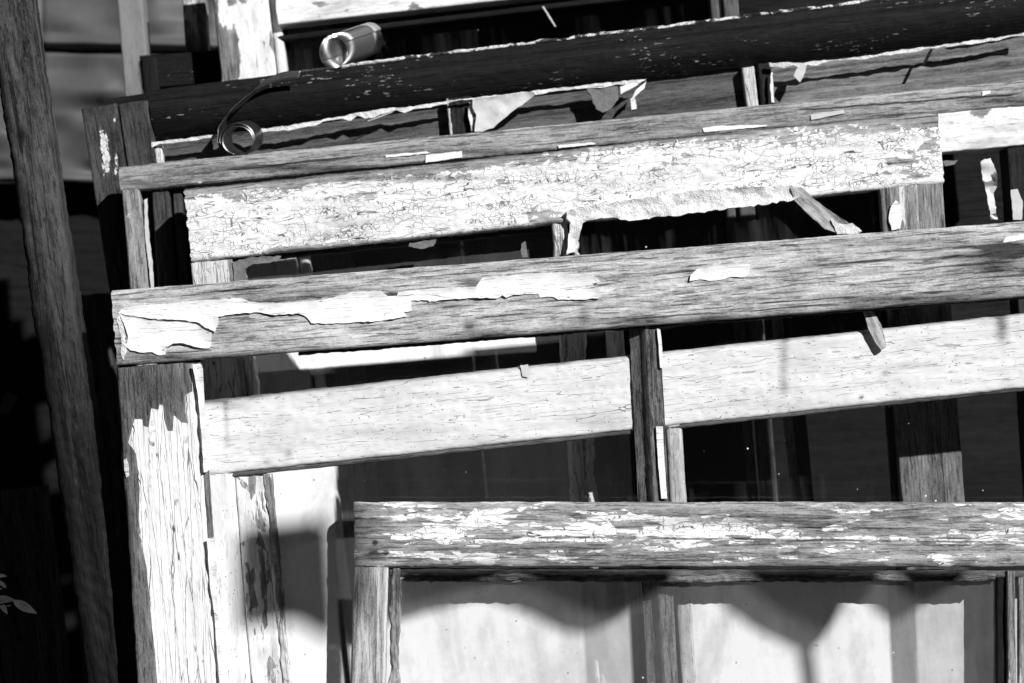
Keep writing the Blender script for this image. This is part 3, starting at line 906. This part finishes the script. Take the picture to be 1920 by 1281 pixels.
tag(t, 'grey wood splinter stuck under the bare rail, pointing down onto the smooth white rail', 'splinter')

# ------------------------------------------------------------------ the big bare sash
D2 = 0.0
t = empty('window_sash', base_of(300, 1281, D2), 'large bare wood sash with big torn white paint flake along its top rail', 'window sash',
          'old window sashes leaning in a stack')
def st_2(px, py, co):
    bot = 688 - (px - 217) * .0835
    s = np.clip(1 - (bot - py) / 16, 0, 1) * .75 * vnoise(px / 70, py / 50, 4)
    s += blobs(px, py, [(1890, 470, 50, 14, 1.8), (1860, 500, 60, 14, .8), (1800, 480, 70, 9, .5), (640, 545, 120, 8, .55), (885, 530, 22, 10, .8), (880, 610, 12, 10, .7), (1095, 585, 10, 30, .35), (930, 630, 60, 10, .6),
                        (1290, 500, 8, 30, .3), (300, 668, 90, 10, .8), (225, 640, 8, 40, .5), (1710, 455, 120, 8, .4), (1480, 545, 30, 30, .2), (560, 560, 130, 6, .7), (470, 566, 50, 5, .9), (780, 590, 50, 8, .4), (1180, 600, 120, 7, .6), (1650, 560, 160, 7, .5), (430, 625, 60, 20, .3)])
    s += splits(px, py, [(380, 520, 548, -.06, 1.6, 1.4), (1120, 1330, 523, -.09, 1.5, .8), (1240, 1460, 575, -.085, 1.4, .7), (1420, 1700, 510, -.09, 2.0, .6), (1560, 1900, 535, -.088, 1.8, .7), (1500, 1900, 497, -.05, 1.8, .7), (1640, 1920, 470, -.03, 2.2, .9), (1600, 1920, 515, -.085, 1.6, .6), (880, 1060, 596, -.08, 1.5, .7), (640, 820, 621, -.07, 1.5, .6), (300, 640, 540, -.075, 1.4, .6), (1700, 1920, 552, -.08, 1.8, .8), (1380, 1620, 468, -.08, 1.5, .6)])
    return s
aa, bb = (209, 545, D2), (2010, 408, D2)
patchA = [(221, 588), (228, 579), (248, 574), (289, 571), (362, 564), (450, 559), (463, 564), (487, 568), (537, 568), (587, 564), (624, 559), (660, 547), (714, 545),
          (727, 555), (744, 555), (747, 548), (798, 542), (892, 538), (905, 521), (925, 518), (1056, 510), (1063, 516), (1113, 517), (1123, 529), (1110, 532), (1125, 543),
          (1123, 559), (1093, 562), (1046, 562), (1039, 557), (1012, 558), (1009, 551), (996, 551), (962, 553), (949, 558), (942, 554), (932, 560), (912, 558), (848, 561),
          (804, 566), (803, 563), (771, 564), (772, 583), (757, 585), (762, 594), (707, 602), (653, 606), (624, 607), (584, 606), (574, 594), (560, 588), (510, 591),
          (490, 586), (456, 587), (409, 594), (409, 608), (403, 622), (386, 615), (369, 604), (342, 600), (302, 599), (278, 597), (248, 592)]
patchB = [(226, 594), (248, 596), (278, 601), (302, 603), (342, 604), (367, 608), (384, 619), (397, 624), (396, 640), (393, 653), (375, 652), (350, 646), (338, 643),
          (325, 644), (312, 652), (310, 665), (297, 666), (285, 660), (262, 661), (245, 657), (236, 650), (240, 630), (234, 612)]
patchC = [(1293, 527), (1295, 516), (1307, 504), (1350, 499), (1406, 495), (1406, 511), (1397, 520), (1374, 519), (1350, 525), (1330, 527), (1313, 524)]
def p_2(px, py, co):
    return np.clip(sdf(px, py, [patchA, patchB, patchC]) / 11 - .35, -3, -.05)
rail2 = board('top_rail', aa, bb, 142 * K, .017, M['silver'], t, seed=101, paint=p_2, stain_shade=st_2, r=.003, rough=.0005, res=.0013, tilt=0)
flake('paint_flake', patchA, D2 - .0006, .0008, M['flake'], rail2, amp=1.0, seed=51, lift=.0022, wave=.0003, step=6)
flake('paint_flake', patchB, D2 - .0006, .0008, M['flake'], rail2, amp=1.0, seed=52, lift=.0022, wave=.0004, step=6)
flake('paint_flake', [(1293, 527), (1295, 516), (1307, 504), (1350, 499), (1406, 495), (1406, 511), (1397, 520), (1374, 519), (1350, 525), (1330, 527), (1313, 524)],
      D2 - .0006, .0010, M['flake'], rail2, amp=1.0, seed=53, lift=.0025)
flake('paint_flake', [(1880, 455), (1886, 444), (1922, 438), (1922, 449)], D2 - .0006, .0010, M['flake'], rail2, amp=.8, seed=54)
flake('paint_flake', [(219, 596), (226, 585), (232, 600), (233, 630), (238, 655), (232, 676), (226, 660), (228, 630), (222, 610)], D2 - .0006, .0016, M['putty'], rail2, amp=2, seed=55)
def p_st2(px, py, co):
    poly = [(252, 786), (267, 786), (268, 799), (279, 802), (284, 766), (297, 769), (299, 759), (305, 760), (307, 786), (314, 809), (324, 809), (326, 779), (339, 792),
            (352, 794), (347, 772), (346, 742), (361, 734), (359, 683), (430, 683), (440, 1500), (315, 1500), (295, 1281), (290, 1220), (283, 1153), (275, 1066),
            (260, 995), (262, 918), (255, 851), (240, 830)]
    d = sdf(px, py, [poly])
    d2 = sdf(px, py, [[(381, 885), (400, 880), (404, 1012), (390, 1012), (384, 940)]])
    v = np.clip(d / 7, -2.5, 1.3)
    return np.where(d2 > 0, -1.5, v)
def st_st2(px, py, co):
    return blobs(px, py, [(300, 725, 80, 30, .45), (240, 1000, 12, 400, .4)])
stile2 = board('stile', (217, 690, D2 + .001), down(217, 690, D2 + .001, .066), 158 * K, .017, M['stile_long'], t, side=1, seed=102, paint=p_st2, stain_shade=st_st2,
      r=.004, rough=.0006, res=.0016)
flake('paint_flake', [(361, 684), (372, 685), (380, 690), (383, 760), (386, 820), (389, 884), (382, 886), (378, 820), (371, 740)], D2 - .002, .0012, M['flake'], stile2, amp=.6, seed=56, lift=.003)
flake('paint_flake', [(388, 1010), (402, 1008), (406, 1060), (408, 1150), (402, 1150), (394, 1100)], D2 - .001, .0012, M['flake'], stile2, amp=.7, seed=57, lift=.003)
flake('paint_flake', [(402, 1150), (409, 1152), (414, 1220), (422, 1285), (412, 1285), (405, 1200)], D2 - .001, .0012, M['flake'], stile2, amp=.7, seed=58, lift=.002)
flake('paint_flake', [(232, 862), (237, 860), (241, 872), (242, 892), (237, 896), (233, 880)], D2 - .0006, .001, M['stripe'], stile2, amp=.6, seed=59)
# ridged muntin
secm = [(0, -.011), (0, -.010), (.006, -.008), (.010, -.005), (.0125, -.001), (.014, 0), (.016, -.0005), (.022, -.0015), (.0255, -.002), (.0262, -.004), (.0262, -.011)]
munt2 = board('muntin', (1181, 606, D2 + .006), down(1181, 606, D2 + .006, .050), .026, .018, M['muntin'], t, side=1, seed=103, sec=secm)
flake('paint_flake', [(1232, 616), (1238, 618), (1242, 655), (1243, 690), (1238, 690)], D2 + .005, .0012, M['flake'], munt2, amp=.6, seed=60)
flake('paint_flake', [(1230, 800), (1243, 800), (1245, 850), (1251, 935), (1240, 935), (1234, 870)], D2 + .004, .0012, M['flake'], munt2, amp=.6, seed=61)
board('bottom_lip', (560, 656, D2 + .006), (1990, 544, D2 + .006), 11 * K, .012, M['darkwood'], t, seed=104, paint=-1.9, rough=.0012)

# ------------------------------------------------------------------ front sash
DF = -.012
kf = (D0 + DF) / D0 * K
t = empty('window_sash', base_of(1000, 1300, DF), 'front sash lying level, worn flecked paint on its rail and dusty panes', 'window sash',
          'old window sashes leaning in a stack')
def p_front(px, py, co):
    s = np.full(px.shape, -.44)
    s += blobs(px, py, [(860, 985, 180, 22, .75), (960, 965, 60, 10, .5), (1250, 995, 200, 18, .75), (1380, 1000, 160, 8, .4), (1100, 965, 90, 10, .5), (1180, 968, 60, 10, .5),
                        (1500, 1015, 400, 16, .35), (1770, 1000, 80, 12, .5), (830, 1040, 110, 14, .6), (780, 1000, 60, 10, .3), (1850, 955, 100, 12, .4), (1600, 955, 140, 10, .35),
                        (1880, 1030, 70, 16, .35), (1330, 975, 50, 8, .4), (1050, 1050, 160, 6, .2)])
    s -= blobs(px, py, [(690, 990, 50, 60, .9), (1230, 960, 100, 9, .5), (1000, 1030, 160, 10, .5), (1450, 975, 130, 6, .5), (1720, 958, 60, 12, .5)])
    return s
def st_f(px, py, co):
    s = blobs(px, py, [(1010, 1028, 220, 12, .5), (1300, 975, 120, 10, .35), (1450, 978, 150, 8, .4), (702, 1040, 20, 14, .7), (705, 975, 22, 50, .35), (703, 1018, 4, 4, 2), (724, 1036, 4, 4, 2)])  # dark patches and nail holes, plus a soft shadow band painted near the left
    ln = 1006 + (px - 950) * .012
    s += 1.5 * np.exp(-((py - ln) / 1.3) ** 2) * (px > 960)
    ln2 = 973 + (px - 665) * .0
    s += 1.3 * np.exp(-((py - ln2) / 1.2) ** 2) * (px < 730)
    ln3 = 988 + (px - 1500) * .02
    s += 1.1 * np.exp(-((py - ln3) / 1.2) ** 2) * (px > 1400)
    s += splits(px, py, [(760, 1100, 1040, .01, 1.4, .7), (1050, 1500, 1052, .0, 1.4, .6), (1250, 1800, 966, .015, 1.3, .7), (1600, 1920, 1020, .01, 1.4, .7)])
    return s
board('top_rail', (664, 943, DF), (2060, 943, DF), 121 * kf, .012, M['front'], t, seed=111, paint=p_front, stain_shade=st_f, r=.003, rough=.0007, res=.0014)
board('stile', (662, 1064, DF + .0005), down(662, 1064, DF + .0005, -.024), 66 * kf, .011, M['ply'], t, side=1, seed=112, r=.0025,
      paint=-3)
board('glazing_bead', (732, 1066, DF + .003), down(732, 1066, DF + .003, -.016), 20 * kf, .008, M['stripe'], t, side=1, seed=113,
      paint=lambda px, py, co: -.2 - blobs(px, py, [(745, 1110, 14, 20, .6)]), rough=.0024, r=.003)
board('rebate', (730, 1066, DF + .004), (2040, 1070, DF + .004), 14 * kf, .007, M['plank'], t, seed=114, rough=.001)
board('glazing_bead', (752, 1076, DF + .003), (1866, 1077, DF + .003), 15 * kf, .006, M['muntin'], t, seed=115, rough=.0022, r=.002)
flake('putty', ribbon_poly([(752, 1074), (785, 1074), (800, 1080)], [14, 12, 6], 7), DF + .004, .003, M['putty'], t, amp=1.5, seed=71)
flake('putty', ribbon_poly([(752, 1086), (1000, 1087), (1300, 1088), (1500, 1089)], [6, 4, 4, 3], 9), DF + .005, .003, M['putty_dark'], t, amp=1.2, seed=72)
board('muntin', (1868, 1072, DF + .005), down(1868, 1072, DF + .005, .004), 20 * kf, .006, M['blackwood'], t, side=1, seed=116)
board('muntin', (1888, 1072, DF + .001), down(1888, 1072, DF + .001, .006), 16 * kf, .010, M['stripe'], t, side=1, seed=117, paint=-.35)
board('glazing_bead', (1909, 1078, DF + .004), down(1909, 1078, DF + .004, .006), 26 * kf, .007, M['stripe'], t, side=1, seed=118, paint=-.3)
pane('glass_pane', [(750, 1076), (1870, 1076), (1874, 2000), (740, 2000)], DF + .0085, M['glass_front'], t, film=1.0)

# ------------------------------------------------------------------ coiled metal strips
def strip(name, path, wvec, mat, label, thick=.0004, sub=6, taper=None):
    """path: list of (px,py,depth); wvec: half-width vector (camera axes, metres) per point"""
    P = [pw(*p) for p in path]
    Wv = [CR @ Vector(w) for w in wvec]
    def cr(a, b, c, d, t): return .5 * ((2 * b) + (c - a) * t + (2 * a - 5 * b + 4 * c - d) * t * t + (3 * b - a - 3 * c + d) * t ** 3)
    PP, WW = [], []
    n = len(P)
    for i in range(n - 1):
        a, b, c, d = P[max(i - 1, 0)], P[i], P[i + 1], P[min(i + 2, n - 1)]
        for k in range(sub):
            f = k / sub
            PP.append(cr(a, b, c, d, f)); WW.append(Wv[i].lerp(Wv[i + 1], f))
    PP.append(P[-1]); WW.append(Wv[-1])
    o = PP[0].copy()
    co, F = [], []
    m = 4
    for i, (p, w) in enumerate(zip(PP, WW)):
        for j in range(m + 1):
            co.append(tuple(p - o + w * (j / m * 2 - 1)))
    for i in range(len(PP) - 1):
        for j in range(m):
            a = i * (m + 1) + j
            F.append((a, a + 1, a + m + 2, a + m + 1))
    me = bpy.data.meshes.new('m')
    me.from_pydata(co, [], F)
    me.shade_smooth()
    ob = link(name, me, Matrix.Translation(o), None, mat)
    md = ob.modifiers.new('thickness', 'SOLIDIFY'); md.thickness = thick
    return tag(ob, label, 'metal strip')
# the curl that lies against the black rail
path, wv = [], []
dd = DK - .012
for (x, y, w) in [(562, 140, (.001, .0040, .0)), (540, 141, (.001, .0042, .0)), (515, 147, (.0015, .0040, .0)), (490, 160, (.0025, .0036, .001)),
                  (468, 178, (.0035, .0025, .003)), (446, 196, (.0030, .0018, .006)), (428, 216, (.0028, .0018, .009)), (418, 238, (.0028, .0018, .010))]:
    path.append((x, y, dd)); wv.append(w)
cx_, cy_ = 451, 258
for k in range(0, 30):
    a = math.pi * (0.92 + k * .155)
    r = 35 - k * .28
    path.append((cx_ + r * math.cos(a) + k * .10, cy_ - r * .95 * math.sin(-a) * -1 + k * .15 if False else cy_ - r * .93 * math.sin(a) + k * .15, dd - k * .0002))
    wv.append((.0034, .0026, -.010) if False else (-.0030, -.0024, .010))
for i in range(8): wv[i] = (-wv[i][0] if i > 6 else wv[i][0], -wv[i][1] if i > 6 else wv[i][1], wv[i][2])
strip('metal_strip', path, wv, M['metal_dull'], 'thin springy metal strip curled into a ring in front of the black rail')
# the bright rolled piece above the rail
path, wv = [], []
dd = DB - .045
for k in range(0, 26):
    a = math.pi * (0.2 + k * .12)
    r = 35 - k * .25
    path.append((660 + r * .78 * math.cos(a), 86 - r * .92 * math.sin(a), dd + .006 * math.cos(a)))
    wv.append((-.0165, -.0088, .016))
strip('metal_strip', path, wv, M['metal'], 'shiny rolled metal sheet standing on top of the black sash')

# ------------------------------------------------------------------ small plant at the lower left
t = empty('small_plant', base_of(20, 1281, .06), 'small leafy weed reaching in at the lower left edge', 'plant')
def leaf_poly(x0, y0, L, w, ang):
    out = []
    ca, sa = math.cos(ang), math.sin(ang)
    for s in (1, -1):
        rr = range(0, 7) if s > 0 else range(6, -1, -1)
        for i in rr:
            u = i / 6
            ww = w * math.sin(math.pi * u ** .8) * s
            out.append((x0 + ca * u * L - sa * ww, y0 + sa * u * L + ca * ww))
    return out[:7] + out[8:13]
flake('stem', [(-10, 1131), (12, 1127), (26, 1124), (34, 1127), (26, 1127), (12, 1130), (-10, 1134)], .052, .0008, M['leaf'], t, amp=0, step=30)
flake('stem', [(-10, 1082), (8, 1094), (12, 1104), (7, 1096), (-10, 1085)], .052, .0008, M['leaf'], t, amp=0, step=30)
for i, (x0, y0, L, w, a) in enumerate([(24, 1126, 52, 9, .5), (-8, 1122, 34, 6, .05), (0, 1130, 26, 5, 1.0), (28, 1128, 18, 4, 1.4), (5, 1133, 16, 3, .2),
                                       (-6, 1078, 20, 3, .15), (-4, 1090, 18, 2.5, .7), (-8, 1105, 22, 3, -.3), (-4, 1084, 16, 2, -.5)]):
    flake('leaf', leaf_poly(x0, y0, L, w, a), .05 + .002 * i, .0004, M['leaf'], t, amp=0, seed=i, step=30, wave=.001, curl=(lambda X, Y, y0=y0: .002 * np.sin((X + Y) / 14)))

# ------------------------------------------------------------------ added shadow casters, unseen, up and to the right of the view
t = empty('shadow_caster', Vector((0, 0, 0)), 'added leaf-shaped plates, out of view, casting scalloped shadows on the panes', 'shadow caster')
TT = .85
Sc = S_CAM
def shadow_pt(px, py, T=None):
    return pw(px, py, D1 + .003) + S_W * (T or TT)
t.location = shadow_pt(1500, 1000)
def caster(name, poly, seed, T=None):  # unseen plate shaped like the shadow it throws, added for that alone
    rnd = random.Random(seed)
    P = [shadow_pt(x, y, T) for x, y in jag(poly, 14, 2.0, seed)]
    o = sum(P, Vector()) / len(P)
    n = len(P)
    bow = lambda p: S_W * (0.02 * math.sin((p - o).x * 40))
    co = [p - o + bow(p) for p in P] + [p - o + bow(p) + S_W * .001 for p in P]
    me = bpy.data.meshes.new('m')
    me.from_pydata([tuple(c) for c in co], [], [tuple(range(n)), tuple(range(2 * n - 1, n - 1, -1))] + [(i, (i + 1) % n, n + (i + 1) % n, n + i) for i in range(n)])
    ob = link(name, me, Matrix.Translation(o), t, M['leaf'])
caster('leaf', [(690, 1108), (720, 1172), (752, 1164), (800, 1150), (850, 1136), (905, 1122), (960, 1140), (1010, 1162), (1050, 1182), (1090, 1190), (1140, 1172), (1196, 1138), (1210, 1108)], 1)  # these leaves are added plates cut to the scalloped shadow outlines
caster('leaf', [(1330, 1108), (1370, 1150), (1430, 1190), (1478, 1212), (1512, 1226), (1540, 1202), (1575, 1146), (1592, 1108)], 2)
caster('leaf', [(1608, 1108), (1640, 1145), (1672, 1168), (1720, 1142), (1760, 1108)], 3)
caster('caster_strip', [(1490, 1205), (1522, 1205), (1530, 1250), (1552, 1420), (1516, 1420), (1500, 1260)], 4)
caster('leaf', [(440, 1000), (480, 984), (540, 980), (590, 970), (622, 985), (628, 1080), (634, 1150), (626, 1215), (600, 1196), (560, 1172), (520, 1166), (470, 1180), (440, 1178)], 5, 1.5)  # another added plate, only there to shade the left pane
